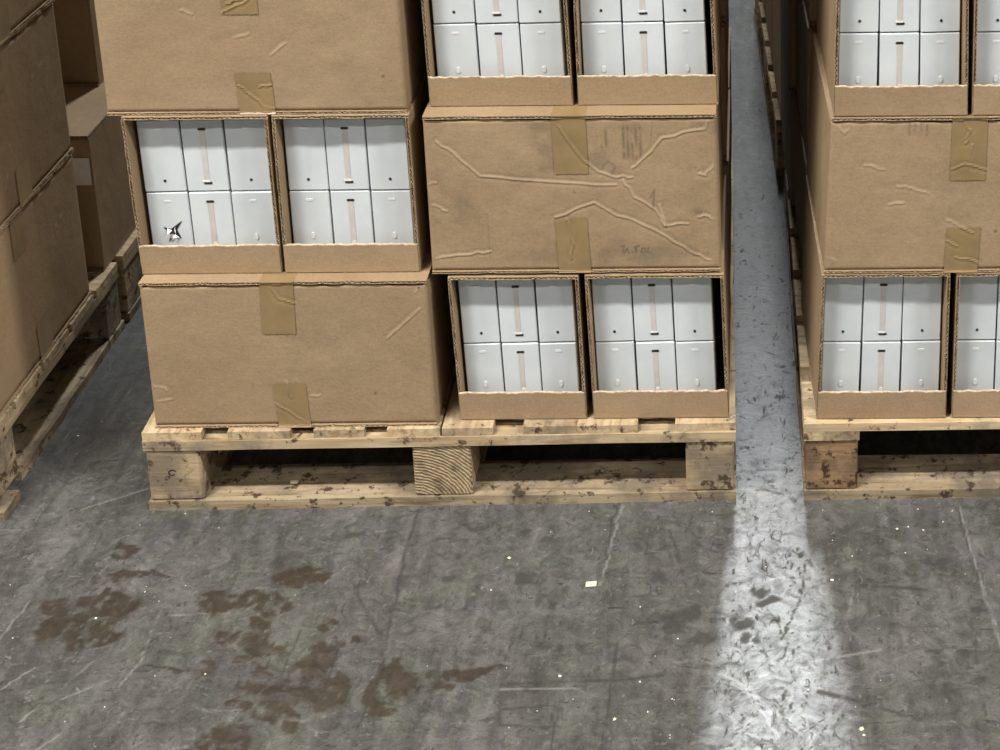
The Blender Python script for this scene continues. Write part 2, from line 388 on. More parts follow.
def corrugated(L, D, T, wl=0.0085, jag=0.0, seed=0):
    """corrugated board: two liners with a wave between them; wave along l, extruded along d, thickness t"""
    r = np.random.default_rng(seed)
    lt = T * 0.17
    n = max(6, int(L / 0.012))
    fj = r.uniform(-1, 1, n + 1) * jag
    out = []
    for t0, t1 in ((0, lt), (T - lt, T)):
        V, F = [], []
        for i in range(n + 1):
            l = L * i / n
            j = fj[i] + r.uniform(-.3, .3) * jag
            V += [(l, j, t0), (l, j, t1), (l, D, t0), (l, D, t1)]
        for i in range(n):
            a, b = i * 4, i * 4 + 4
            F += [(a, b, b + 1, a + 1), (a + 2, a + 3, b + 3, b + 2), (a, a + 2, b + 2, b), (a + 1, b + 1, b + 3, a + 3)]
        F += [(0, 1, 3, 2), (n * 4, n * 4 + 2, n * 4 + 3, n * 4 + 1)]
        out.append((V, F))
    m = int(L / wl) * 6
    V, F = [], []
    amp = (T - 2 * lt) * 0.5
    for i in range(m + 1):
        l = L * i / m
        t = T * 0.5 + amp * math.sin(2 * math.pi * l / wl)
        V += [(l, 0.0006, t - 0.0003), (l, 0.0006, t + 0.0003), (l, D, t - 0.0003), (l, D, t + 0.0003)]
    for i in range(m):
        a, b = i * 4, i * 4 + 4
        F += [(a, b, b + 1, a + 1), (a, a + 2, b + 2, b), (a + 1, b + 1, b + 3, a + 3)]
    return out[0], out[1], (V, F)


# value noise on numpy grids
_T = np.random.default_rng(99).random((256, 256))


def vnoise(x, y):
    xi, yi = np.floor(x).astype(int), np.floor(y).astype(int)
    fx, fy = x - xi, y - yi
    fx, fy = fx * fx * (3 - 2 * fx), fy * fy * (3 - 2 * fy)
    g = lambda a, b: _T[a % 256, b % 256]
    return (g(xi, yi) * (1 - fx) + g(xi + 1, yi) * fx) * (1 - fy) + (g(xi, yi + 1) * (1 - fx) + g(xi + 1, yi + 1) * fx) * fy


def fbm(x, y, oct=4):
    a, t, n = 1.0, 0.0, 0.0
    for i in range(oct):
        t = t + a * vnoise(x + 17.3 * i, y + 9.1 * i)
        n += a
        a *= 0.55
        x, y = x * 2.03, y * 2.03
    return t / n


def seg_dist(px, py, pts):
    d = np.full(np.shape(px), 1e9)
    for (ax, ay), (bx, by) in zip(pts[:-1], pts[1:]):
        vx, vy = bx - ax, by - ay
        t = np.clip(((px - ax) * vx + (py - ay) * vy) / (vx * vx + vy * vy + 1e-12), 0, 1)
        d = np.minimum(d, np.hypot(px - ax - t * vx, py - ay - t * vy))
    return d


# ------------------------------------------------------------------ floor
def build_floor():
    xs = np.concatenate([np.linspace(-9, -1, 9), np.linspace(-.8, -.44, 5), np.arange(-.42, 1.62, .0034), np.linspace(1.7, 3, 6), np.linspace(4, 10, 7)])
    ys = np.concatenate([np.linspace(-9, -1, 9), np.linspace(-.9, -.66, 4), np.arange(-.64, .16, .0034), np.arange(.17, 2.7, .02), np.linspace(3, 12, 10)])
    X, Y = np.meshgrid(xs, ys)
    nx, ny = len(xs), len(ys)
    wx = X + (fbm(X * 26, Y * 26) - .5) * .030 + (fbm(X * 90, Y * 90, 3) - .5) * .012
    wy = Y + (fbm(X * 26 + 50, Y * 26) - .5) * .030 + (fbm(X * 90 + 31, Y * 90, 3) - .5) * .012

    def ell(lst, soft, edge=1.18):
        m = np.zeros_like(X)
        for cx, cy, ax, ay, bx, by in lst:
            det = ax * by - ay * bx
            dx, dy = wx - cx, wy - cy
            p = (dx * by - dy * bx) / det
            q = (-dx * ay + dy * ax) / det
            d = np.sqrt(p * p + q * q)
            m = np.maximum(m, np.clip((edge - d) / soft, 0, 1))
        return m
    stain = ell(STAINS, .16)
    hole = fbm(X * 60 + 7, Y * 42 + 3, 4)
    stain = stain * np.clip((hole - .33) * 9, 0.12, 1)
    # tyre-tread breakup of the larger patch
    tread = np.exp(-(((X - .27) / .12) ** 2 + ((Y + .44) / .10) ** 2))
    stain = stain * (1 - .55 * tread * (np.sin(Y * 190 + X * 40 + (fbm(X * 20, Y * 20) - .5) * 8) > .35))
    dark = ell(DARKS, .4) * np.clip((fbm(X * 70, Y * 50) - .34) * 6, 0, 1) * .85
    light = np.zeros_like(X)
    brk = np.clip((fbm(X * 35 + 3, Y * 35) - .33) * 5, 0, 1)
    for pts, w, k in LINES:
        d = seg_dist(X + (fbm(X * 60, Y * 60, 2) - .5) * .006, Y, pts)
        a = np.clip(1.7 - d / ((.0016 if k == 'd' else .0011) * w), 0, 1) * (brk if k == 'l' else np.clip(brk + .35, 0, 1))
        if k == 'd':
            dark = np.maximum(dark, a * .85)
        else:
            light = np.maximum(light, a)
    # flecks of grime, and dark scratches along the aisle
    fl = fbm(X * 150, Y * 60, 2)
    dark = np.maximum(dark, np.clip((fl - .80) * 14, 0, .8))
    light = np.maximum(light, np.clip((fbm(X * 170 + 5, Y * 120 + 8, 2) - .84) * 16, 0, .7))
    Z = np.zeros_like(X)
    V = np.stack([X, Y, Z], -1).reshape(-1, 3)
    idx = np.arange(nx * ny).reshape(ny, nx)
    F = np.stack([idx[:-1, :-1], idx[:-1, 1:], idx[1:, 1:], idx[1:, :-1]], -1).reshape(-1, 4)
    me = bpy.data.meshes.new('floor')
    me.vertices.add(len(V))
    me.vertices.foreach_set('co', V.astype(np.float32).ravel())
    me.loops.add(len(F) * 4)
    me.loops.foreach_set('vertex_index', F.astype(np.int32).ravel())
    me.polygons.add(len(F))
    me.polygons.foreach_set('loop_start', np.arange(0, len(F) * 4, 4, dtype=np.int32))
    me.update(calc_edges=True)
    for k, a in (('stain', stain), ('dark', dark), ('light', light)):
        at = me.attributes.new(k, 'FLOAT', 'POINT')
        at.data.foreach_set('value', a.astype(np.float32).ravel())
    me.materials.append(MAT['floor'])
    o = bpy.data.objects.new('floor', me)
    COL.objects.link(o)
    o['kind'] = 'structure'
    o['label'] = 'worn grey warehouse floor with brown dried stains and scratches'


build_floor()


# ------------------------------------------------------------------ the hall round the stacks
def wall(name, x0, x1, y0, y1, z0, z1, mat):
    v, f = box_vf(x0, x1, y0, y1, z0, z1)
    obj(name, v, f, mat, kind='structure')


wall('wall_left', -9.2, -9, -9, 12, 0, 7.2, MAT['hall'])
wall('wall_right', 10, 10.2, -9, 12, 0, 7.2, MAT['hall'])
wall('wall_back', -9, 10, 12, 12.2, 0, 7.2, MAT['hall'])
wall('wall_front', -9, 10, -9.2, -9, 0, 7.2, MAT['hall'])
wall('ceiling', -9.2, 10.2, -9.2, 12.2, 7.2, 7.4, MAT['hall'])


# ------------------------------------------------------------------ pallets
H_BOT, H_BLK, H_CRS, H_TOP = 0.018, 0.117, 0.135, 0.150


def board(name, x0, x1, y0, y1, z0, z1, mat, parent, warp=0.0015, seed=0):
    """a sawn board with slightly uneven edges"""
    r = random.Random(seed)
    along_x = (x1 - x0) > (y1 - y0)
    n = 10
    cx, cy, cz = (x0 + x1) / 2, (y0 + y1) / 2, (z0 + z1) / 2
    V, F = [], []
    for i in range(n + 1):
        t = i / n
        e0, e1 = r.uniform(-warp, warp), r.uniform(-warp, warp)
        zt = r.uniform(-warp, 0) * .5
        if along_x:
            x = x0 + (x1 - x0) * t - cx
            ring = [(x, y0 - cy + e0, z0 - cz), (x, y1 - cy + e1, z0 - cz), (x, y1 - cy + e1, z1 - cz + zt), (x, y0 - cy + e0, z1 - cz + zt)]
        else:
            y = y0 + (y1 - y0) * t - cy
            ring = [(x0 - cx + e0, y, z0 - cz), (x0 - cx + e0, y, z1 - cz + zt), (x1 - cx + e1, y, z1 - cz + zt), (x1 - cx + e1, y, z0 - cz)]
        V += ring
    for i in range(n):
        a, b = i * 4, i * 4 + 4
        for k in range(4):
            F.append((a + k, a + (k + 1) % 4, b + (k + 1) % 4, b + k))
    F += [(3, 2, 1, 0), (n * 4, n * 4 + 1, n * 4 + 2, n * 4 + 3)]
    return obj(name, V, F, mat, parent, (cx, cy, cz))


def pallet(label, loc, rz, W, L, along, planks, blocks_x=None, end_mats=None, blocks_y=None, ext=0.0):
    p = thing('wooden_pallet', label, 'pallet', loc, rz, 'wooden pallets under the stacks')
    sd = int(abs(loc[0] * 1000) + abs(loc[1] * 77))
    bw = 0.10
    bx = blocks_x or [(0, bw), (W / 2 - bw / 2, W / 2 + bw / 2), (W - bw, W)]
    by = blocks_y or [(0, .10), (L / 2 - .06, L / 2 + .06), (L - .10, L)]
    for k, (a, b) in enumerate(by):
        if k != 1:
            board('bottom_board', 0, W + (ext if k == 0 else 0), a, b - (.05 if ext and k == 0 else 0), 0, H_BOT, MAT['grey_x'], p, .0015, sd + k)
    for k, (a, b) in enumerate(bx):
        board('bottom_board', a, b, by[0][1] + .001, by[2][0] - .001, 0, H_BOT, MAT['grey_y'], p, .0015, sd + 9 + k)
    for j, (c0, c1) in enumerate(by):
        if c1 - c0 < .05:
            continue
        for k, (a, b) in enumerate(bx):
            v, f = box_vf((a - b) / 2 + .003, (b - a) / 2 - .003, (c0 - c1) / 2 + .003, (c1 - c0) / 2 - .002, (H_BOT - H_BLK) / 2, (H_BLK - H_BOT) / 2, .003)
            m = MAT['blk']
            if end_mats and j == 0 and end_mats[k]:
                m = MAT[end_mats[k]]
            obj('block', v, f, m, p, ((a + b) / 2, (c0 + c1) / 2, (H_BOT + H_BLK) / 2))
    if along == 'y':
        for k, (a, b) in enumerate(by):
            board('cross_board', 0, W, a, b, H_BLK, H_CRS, MAT['wood_x'], p, .001, sd + 20 + k)
        for k, (a, b) in enumerate(planks):
            board('deck_plank', a, b, .002 + .004 * random.random(), L, H_CRS, H_TOP, MAT['wood_y'], p, .0015, sd + 30 + k)
    else:
        for k, (a, b) in enumerate(bx):
            board('cross_board', a, b, 0, L, H_BLK, H_CRS, MAT['wood_y'], p, .001, sd + 20 + k)
        for k, (a, b) in enumerate(planks):
            board('deck_plank', 0, W, a, b, H_CRS, H_TOP, MAT['wood_x'], p, .0015, sd + 30 + k)
    return p


def even_planks(L, n, w):
    g = (L - w) / (n - 1)
    return [(i * g, i * g + w) for i in range(n)]


pallet('pale wooden pallet under the middle stack, seen from its front', (-.002, -.013, 0), .012, 1.007, 1.2, 'y',
       [(0, .10), (.145, .25), (.29, .375), (.415, .503), (.507, .595), (.645, .84), (.905, 1.007)],
       [(0, .097), (.452, .557), (.918, 1.007)], [None, 'end', None])
for o_ in [q for q in COL.objects if q.name.startswith('block') and q.parent and q.parent.name == 'wooden_pallet' and q.location.x < .1 and q.location.y < .1]:
    kv, kf = [], []
    for i_ in range(15):
        a_ = .5 + i_ * .36
        r_ = .0085 - .0002 * i_
        kv += [(r_ * math.cos(a_), 0, r_ * .85 * math.sin(a_)), ((r_ - .0022) * math.cos(a_), 0, (r_ - .0022) * .85 * math.sin(a_))]
    kf = [(2 * i_, 2 * i_ + 1, 2 * i_ + 3, 2 * i_ + 2) for i_ in range(14)]
    obj('knot', kv, kf, MAT['black'], o_, (-.004, -.0476, .004))
pallet('wooden pallet with a reddish corner block under the right stack', (1.122, -.002, 0), .008, 1.0, 1.2, 'x',
       even_planks(1.2, 7, .13), [(0, .095), (.45, .55), (.905, 1.0)], ['end_red', None, None])
pallet('wooden pallet behind the right stack further down the aisle', (1.096, 1.27, 0), .04, 1.0, 1.2, 'x', even_planks(1.2, 7, .13))
pallet('wooden pallet under the left stack, its right side along the gap', (-1.256, -.04, 0), 0, 1.0, .63, 'x', even_planks(.63, 5, .115),
       blocks_y=[(0, .115), (.30, .305), (.55, .63)], ext=.018)
pallet('wooden pallet in the shadow behind the left stack', (-1.254, .615, 0), 0, 1.0, 1.2, 'x', even_planks(1.2, 7, .13))


# ------------------------------------------------------------------ closed cartons
def warp_fn(W, H, D, dq, skew):
    """dq: offsets (dx, dz) of the four front corners bl, br, tl, tr; skew: sideways shift of the back"""
    def f(p):
        x, y, z = p
        u, w, t = x / W + .5, z / H, max(0.0, min(1.0, y / D + .5))
        dx = dz = 0.0
        for (ax, az), wt in zip(dq, ((1 - u) * (1 - w), u * (1 - w), (1 - u) * w, u * w)):
            dx += ax * wt
            dz += az * wt
        return (x + dx + skew * t, y, z + dz * (1 - .7 * t))
    return f


def quad_to(bl, br, tl, tr, Yf, D):
    zb = (bl[1] + br[1]) / 2
    zt = (tl[1] + tr[1]) / 2
    xl = (bl[0] + tl[0]) / 2
    xr = (br[0] + tr[0]) / 2
    W, H = xr - xl, zt - zb
    cx = (xl + xr) / 2
    dq = []
    for (p, nx_, nz_) in ((bl, xl, zb), (br, xr, zb), (tl, xl, zt), (tr, xr, zt)):
        dq.append((p[0] - nx_, 0.0))
    return (cx, Yf + D / 2, zb), W, H, dq


def carton(label, loc, W, H, D, rz=0.0, dq=((0, 0),) * 4, skew=0.0, creases=(), ink=None, res=.012, dent=.0012,
           tapes=((0.0, .10), (0.0, .09)), seed=0, group=None, cat='carton', ridge=.0010):
    """closed carton: body, two top flaps with cut corrugated edges, two bottom flaps, packing tape"""
    root = thing('cardboard_carton', label, cat, loc, rz, group)
    wf = warp_fn(W, H, D, dq, skew)
    ft, fb = .0048, .004
    z0, z1 = fb + .0005, H - ft - .002
    nu, nv = max(8, int(W / res)), max(6, int((z1 - z0) / res))
    us, vs_ = np.linspace(-W / 2, W / 2, nu + 1), np.linspace(z0, z1, nv + 1)
    U, Vv = np.meshgrid(us, vs_)
    jit = lambda pl: [p for a, c_ in zip(pl[:-1], pl[1:]) for p in [a] + [(a[0] + (c_[0] - a[0]) * t + random.uniform(-.0022, .0022), a[1] + (c_[1] - a[1]) * t + random.uniform(-.0022, .0022)) for t in (.25, .5, .75)]] + [pl[-1]]
    lc = [[(x - loc[0], z - loc[2]) for x, z in pl] for pl in creases] if rz == 0 else creases
    lc = [jit(pl) for pl in lc]

    def disp(x, z):
        d = (fbm(x * 9 + seed * 3.1 + 40, z * 9 + seed, 3) - .5) * 2 * dent
        for pl in lc:
            q = seg_dist(x, z, pl)
            d = d + ridge * np.exp(-(q / .0015) ** 2) - ridge * .4 * np.exp(-((q - .0042) / .0024) ** 2)
        return d
    dsp = disp(U, Vv)
    edge = np.minimum(np.minimum(U + W / 2, W / 2 - U), np.minimum(Vv - z0, z1 - Vv))
    fall = np.clip(edge / .02, 0, 1)
    rnd = .0035 * np.clip(1 - edge / .006, 0, 1) ** 2
    Yv = -D / 2 + .0025 - dsp * fall + rnd
    # uneven upper rim under the flaps
    rim = np.zeros_like(U)
    rim[-1, :] = -.006 * np.clip(fbm(us * 16 + seed * 7, us * 0 + seed, 3) - .38, 0, 1) * 2.2
    P = np.stack([U, Yv, Vv + rim], -1).reshape(-1, 3)
    idx = np.arange((nu + 1) * (nv + 1)).reshape(nv + 1, nu + 1)
    F = [tuple(q) for q in np.stack([idx[:-1, :-1], idx[:-1, 1:], idx[1:, 1:], idx[1:, :-1]], -1).reshape(-1, 4)]
    n = len(P)
    P = np.vstack([P, [(-W / 2, D / 2, z0), (W / 2, D / 2, z0), (W / 2, D / 2, z1), (-W / 2, D / 2, z1)]])
    F += [(n + 1, n, n + 3, n + 2)]
    F += [tuple(idx[:, 0][::-1]) [::-1] + (n + 3, n)]
    F += [tuple(idx[:, -1][::-1]) + (n + 1, n + 2)]
    F += [tuple(idx[-1, :]) + (n + 2, n + 3)]
    F += [tuple(idx[0, :][::-1]) + (n, n + 1)]
    cr = np.zeros(len(P))
    for pl in lc:
        q = seg_dist(U, Vv, pl).ravel()
        cr[:n] = np.maximum(cr[:n], np.exp(-(q / .0013) ** 2) * (.55 + .45 * vnoise(U.ravel() * 90, Vv.ravel() * 90)))
    ik = np.zeros(len(P))
    if ink:
        ik[:n] = ink(U + loc[0], Vv + loc[2]).ravel()
    body = obj('body', [wf(p) for p in P], F, MAT['card'], root, attrs={'crease': cr, 'ink': ik})
    sm = np.zeros(len(body.data.polygons), dtype=bool)
    sm[:nu * nv] = True
    body.data.polygons.foreach_set('use_smooth', sm)
    # flaps
    for top in (1, 0):
        T = ft if top else fb
        for sgn in (-1, 1):
            L = W / 2 - .0015
            a, b, wv = corrugated(L, D - .004, T, .009, .0012, seed * 10 + top * 2 + (sgn > 0))
            ox = -W / 2 if sgn < 0 else .0015
            oz = H - T if top else 0.0
            mp = lambda p: wf((ox + p[0], -D / 2 + p[1] + .0004, oz + p[2]))
            v, f = join(a, b)
            fl = obj('top_flap' if top else 'bottom_flap', [mp(p) for p in v], f, MAT['card'], root)
            obj('fluting', [mp(p) for p in wv[0]], wv[1], MAT['flute'], fl)
    # tape over the top and bottom seams
    for top, tp in zip((1, 0), tapes):
        if not tp:
            continue
        tx, ln = tp[0], tp[1]
        tw = tp[2] if len(tp) > 2 else .056
        slant = tp[3] if len(tp) > 3 else 0.0
        m, k = 22, max(8, int(ln / .003))
        tv, tf = [], []
        for j in range(k + 1):
            for i in range(m + 1):
                x = tx - tw / 2 + tw * i / m + slant * (j / k)
                cut = (.004 * abs(math.sin(i * 1.3 + seed)) if j == k else 0)
                dz = ln * j / k - cut
                z = (H - .001 - dz) if top else (.0005 + dz)
                zz = min(max(z, z0), z1)
                d = float(disp(np.array(x), np.array(zz)))
                e = min(x + W / 2, W / 2 - x, abs(zz - z0) + .004, abs(z1 - zz) + .004)
                y = -D / 2 + .0025 - d * min(1, max(0, e / .02)) - .0011
                if j == 0:
                    y = -D / 2 - .0012
                tv.append((x, y, z))
        for j in range(k):
            for i in range(m):
                a = j * (m + 1) + i
                q = (a, a + 1, a + m + 2, a + m + 1)
                tf.append(q if not top else q[::-1])
        # the wrapped-over end on the flap
        if top:
            nb = len(tv)
            for y in (-D / 2 - .0012, -D / 2 + .06):
                tv += [(tx - tw / 2, y, H + .0004), (tx + tw / 2, y, H + .0004)]
            tf += [(nb, nb + 1, nb + 3, nb + 2), (0, m, nb + 1, nb)]
        obj('tape', [wf(p) for p in tv], tf, MAT['tape'], root)
    return root


# ------------------------------------------------------------------ open-front cartons and the white boxes inside
_white = {}


def white_meshes():
    v, f = box_vf(-.5, .5, -.5, .5, -.5, .5)
    return v, f


def pill(w, h, t, n=8):
    """upright pill-shaped plate facing -y"""
    r = w / 2
    pts = [(r * math.cos(a), h / 2 - r + r * math.sin(a)) for a in np.linspace(0, math.pi, n)]
    pts += [(r * math.cos(a), -h / 2 + r + r * math.sin(a)) for a in np.linspace(math.pi, 2 * math.pi, n)]
    m = len(pts)
    V = [(x, -t, z) for x, z in pts] + [(x, 0.0005, z) for x, z in pts]
    F = [tuple(range(m))[::1]] + [tuple(range(m, 2 * m))[::-1]]
    F += [(i, i + m, (i + 1) % m + m, (i + 1) % m) for i in range(m)]
    return V, F


def shared(key, fn):
    if key not in _white:
        v, f, mat = fn()
        me = bpy.data.meshes.new(key.split('|')[0])
        me.from_pydata(v, [], [tuple(q) for q in f])
        me.materials.append(mat)
        me.update()
        _white[key] = me
    return _white[key]


def part(name, me, parent, loc=(0, 0, 0), rot=(0, 0, 0)):
    o = bpy.data.objects.new(name, me)
    COL.objects.link(o)
    o.parent = parent
    o.location = loc
    o.rotation_euler = rot
    return o


WROT = 0


def white_box(label, loc, w, h, d, kind, upper, torn=False, tilt=0.0, rz=0.0):
    key = '%.4f_%.4f_%.4f' % (w, h, d)
    root = thing('white_box', label, 'box', loc, rz, 'white boxes packed in the open cartons')
    root.rotation_euler = (0, tilt, rz)

    def body():
        v, f = box_vf(-w / 2, w / 2, 0, d, 0, h, .0014)
        return v, f, MAT['white']
    part('body', shared('body|' + key, body), root)
    if kind == 'mid':
        sl = h * (.74 if upper else .74)
        part('beige_strip', shared('beige_strip|%.3f' % h, lambda: (*box_vf(-w * .065, w * .065, -.0006, .0004, -sl / 2, sl / 2), MAT['beige'])), root, (0, 0, h * .5))
        part('slot', shared('slot|top', lambda: (*rot_pill(.013, .0042), MAT['black'])), root, (0, -.0004, h * .5 + sl / 2))
        if upper:
            part('slot', shared('slot|bottom', lambda: (*rot_pill(.014, .0036), MAT['black'])), root, (.001, -.0004, h * .5 - sl / 2 - .002))
            part('thumb_tab', shared('thumb_tab|mid', lambda: (*rot_pill(.013, .003), MAT['paper'])), root, (-.001, -.0008, h * .5 - sl / 2 + .0015))
        else:
            part('thumb_tab', shared('thumb_tab|low', lambda: (*pill(.007, .010, .0008), MAT['paper'])), root, (.001, -.0006, h * .5 - sl / 2 + .016))
    else:
        part('thumb_tab', shared('thumb_tab|side', lambda: (*rot_pill(.012, .004), MAT['paper'])), root, (0, -.0002, h * .88))
        if upper:
            part('hole', shared('hole|side', lambda: (*pill(.0045, .005, .0003), MAT['black'])), root, (.001, -.0004, h * .155))
        else:
            part('thumb_tab', shared('thumb_tab|sidelow', lambda: (*pill(.006, .011, .0008), MAT['paper'])), root, (.001, -.0004, h * .46 - .012))
    if torn:
        star_v, star_f = [], []
        tips = [(.000, .0), (.017, .021), (.006, .004), (.012, -.012), (.001, -.006), (-.010, -.018), (-.006, -.003), (-.017, .010), (-.004, .006)]
        star_v = [(x, -.0006, z) for x, z in tips]
        star_f = [(0, i, i + 1 if i < 8 else 1) for i in range(1, 9)]
        obj('tear', star_v, [q[::-1] for q in star_f], MAT['black'], root, (.004, 0, h * .44))
        fl = [((.001, -.001, .002), (.006, -.008, .000), (.003, -.001, .010)), ((-.002, -.001, .003), (-.008, -.009, .000), (-.010, -.001, .008)),
              ((.002, -.001, -.004), (-.001, -.009, -.007), (.009, -.001, -.010)), ((-.004, -.001, -.002), (-.006, -.007, -.006), (-.008, -.001, -.014))]
        for a in fl:
            obj('torn_flap', list(a), [(0, 1, 2)], MAT['paper'], root, (.004, 0, h * .44))
    return root


def rot_pill(w, h):
    v, f = pill(h, w, .0004)
    return [(z, y, x) for x, y, z in v], [q[::-1] for q in f]


ROWW = {0: 'lower', 1: 'upper'}
COLW = {0: 'left', 1: 'middle', 2: 'right'}


def tray(where, short, bl, br, tl, tr, Yf, D=.38, seed=0, lip=.052, recess=.030, gl=.008, gr=.010, torn=None, skew=0.0, topgap=.016):
    loc, W, H, dq = quad_to(bl, br, tl, tr, Yf, D)
    root = thing('open_carton', where, 'carton', loc, 0, 'open-front cartons filled with white boxes')
    wf = warp_fn(W, H, D, dq, skew)
    T = .0052

    def sheet(name, L, mp, jag=.0012, sd=0, d=D):
        a, b, wv = corrugated(L, d, T, .0085, jag, seed * 11 + sd)
        v, f = join(a, b)
        o = obj(name, [wf(mp(p)) for p in v], f, MAT['card'], root)
        obj('fluting', [wf(mp(p)) for p in wv[0]], wv[1], MAT['flute'], o)
    y0 = -D / 2
    sheet('side_wall', H - 2 * T, lambda p: (-W / 2 + p[2], y0 + p[1] + .001, T + p[0]), .0014, 1)
    sheet('side_wall', H - 2 * T, lambda p: (W / 2 - T + p[2], y0 + p[1] + .001, T + p[0]), .0014, 2)
    sheet('top_panel', W, lambda p: (-W / 2 + p[0], y0 + p[1] + .002, H - T + p[2]), .0016, 3)
    sheet('bottom_panel', W, lambda p: (-W / 2 + p[0], y0 + p[1], p[2]), .001, 4)
    v, f = box_vf(-W / 2 + T, W / 2 - T, D / 2 - T, D / 2, T, H - T)
    obj('back_panel', [wf(p) for p in v], f, MAT['card'], root)
    # the low front left standing after the cut, with a rough upper edge
    n = 26
    rr = random.Random(seed)
    V, F = [], []
    for i in range(n + 1):
        x = -W / 2 + .0015 + (W - .003) * i / n
        zt = lip + rr.uniform(-.0012, .0012)
        V += [(x, y0 - .0012, T * .4), (x, y0 + .003, T * .4), (x, y0 + .003, zt), (x, y0 - .0012, zt - .0003)]
    for i in range(n):
        a, b = i * 4, i * 4 + 4
        F += [(a, b, b + 3, a + 3), (a + 3, b + 3, b + 2, a + 2), (a + 1, a + 2, b + 2, b + 1), (a, a + 1, b + 1, b)]
    F += [(0, 3, 2, 1), (n * 4, n * 4 + 1, n * 4 + 2, n * 4 + 3)]
    obj('front_lip', [wf(p) for p in V], F, MAT['card'], root)
    V2, F2 = [], []
    for i in range(n + 1):
        x, z = V[i * 4 + 3][0], V[i * 4 + 3][2]
        V2 += [(x, y0 - .0014, z - .0008), (x, y0 - .0014, z + .0009), (x, y0 + .0032, z + .0009), (x, y0 + .0032, z - .0008)]
    for i in range(n):
        a, b = i * 4, i * 4 + 4
        for k in range(4):
            F2.append((a + k, b + k, b + (k + 1) % 4, a + (k + 1) % 4))
    obj('cut_edge', [wf(p) for p in V2], F2, MAT['flute'], root)
    # white boxes, two rows of three
    inner = W - 2 * T - gl - gr
    cw = inner / 3
    zb = T + .0008
    hh = (H - topgap - zb) / 2
    for row in (0, 1):
        for cidx in range(3):
            lx = -W / 2 + T + gl + cw * (cidx + .5)
            zc = zb + row * hh
            px = wf((lx, y0, zc))
            px2 = wf((lx, y0, zc + hh))
            tilt = math.atan2(px2[0] - px[0], hh)
            kind = 'mid' if cidx == 1 else 'side'
            lab = '%s %s white box%s in the %s' % (ROWW[row], COLW[cidx], ' with beige strip' if cidx == 1 else '', short)
            t = torn == (row, cidx)
            if t:
                lab = 'white box with a star-shaped tear in its front, in an open carton'
            white_box(lab, (loc[0] + px[0] + rr.uniform(-.0004, .0004), loc[1] + y0 + recess + rr.uniform(-.0012, .0012), loc[2] + zc + .0002),
                      round(cw - .0026, 4), round(hh - .0022, 4), .30, kind, row == 1, t, tilt, -skew / D)
    return root


# ---------------- middle stack, front column
Z1, Z2, Z3 = .150, .4255, .7095


def ink_D(x, z):
    k = np.zeros_like(x)
    def streak(x0, x1, z0, z1, n, a):
        nonlocal k
        for i in range(n):
            c = x0 + (x1 - x0) * (i + .5) / n
            s_ = np.exp(-((x - c) / .0024) ** 2) * np.clip((z1 - z) / .01, 0, 1) * np.clip((z - z0) / .01, 0, 1)
            k = np.maximum(k, a * s_ * np.clip((fbm(x * 60, z * 45 + i, 3) - .32) * 4, 0, 1))
    streak(.780, .802, .640, .690, 3, .55)
    streak(.824, .858, .625, .695, 5, .6)
    streak(.690, .702, .610, .660, 2, .22)
    def strokes(lst, w, a):
        nonlocal k
        for pl in lst:
            k = np.maximum(k, a * np.clip(1.4 - seg_dist(x, z, pl) / w, 0, 1))
    ox, oz = .815, .460
    strokes([[(ox, oz + .012), (ox + .006, oz + .014), (ox + .003, oz)], [(ox + .006, oz), (ox + .011, oz + .009), (ox + .013, oz)],
             [(ox + .019, oz + .003), (ox + .021, oz + .001)], [(ox + .026, oz + .012), (ox + .026, oz), (ox + .023, oz + .011), (ox + .031, oz + .013)],
             [(ox + .034, oz + .001), (ox + .036, oz + .009), (ox + .041, oz + .008), (ox + .040, oz), (ox + .035, oz + .001)],
             [(ox + .046, oz + .010), (ox + .045, oz + .001), (ox + .051, oz)]], .0016, .7)
    strokes([[(.79, .615), (.80, .627), (.812, .618), (.806, .604)], [(.868, .562), (.875, .575), (.872, .545)], [(.742, .573), (.744, .570)]], .0018, .5)
    strokes([[(.52, .535), (.597, .533), (.598, .452)], [(.876, .700), (.872, .66)]], .0014, .22)
    k = np.maximum(k, .30 * np.clip((fbm(x * 13, z * 13, 4) - .60) * 6, 0, 1))
    # scuffed dark spots by the right edge
    for cx, cz in ((.945, .612), (.945, .535), (.965, .455), (.955, .69)):
        k = np.maximum(k, .45 * np.exp(-(((x - cx) / .012) ** 2 + ((z - cz) / .007) ** 2)) * (fbm(x * 120, z * 120) > .5))
    return k


def ink_small(*dots):
    def f(x, z):
        k = .12 * np.clip((fbm(x * 11, z * 11, 4) - .60) * 6, 0, 1)
        for dx, dz in dots:
            k = np.maximum(k, .9 * np.clip(1.6 - np.hypot(x - dx, z - dz) / .0022, 0, 1))
        return k
    return f


def ink_S(x, z):
    k = ink_small((1.44, .50))(x, z)
    for i in range(4):
        c_ = 1.290 + i * .0095
        k = np.maximum(k, .55 * np.exp(-((x - c_) / .0022) ** 2) * (z > .672) * np.clip((fbm(x * 60, z * 45 + i, 3) - .3) * 4, 0, 1))
    return k


def front_carton(label, bl, br, tl, tr, Yf, D, **kw):
    loc, W, H, dq = quad_to(bl, br, tl, tr, Yf, D)
    cx = loc[0]
    tp = kw.pop('tp')
    kw['tapes'] = [(t[0] - cx,) + tuple(t[1:]) if t else None for t in tp]
    return carton(label, loc, W, H, D, dq=dq, group='closed front cartons', **kw)


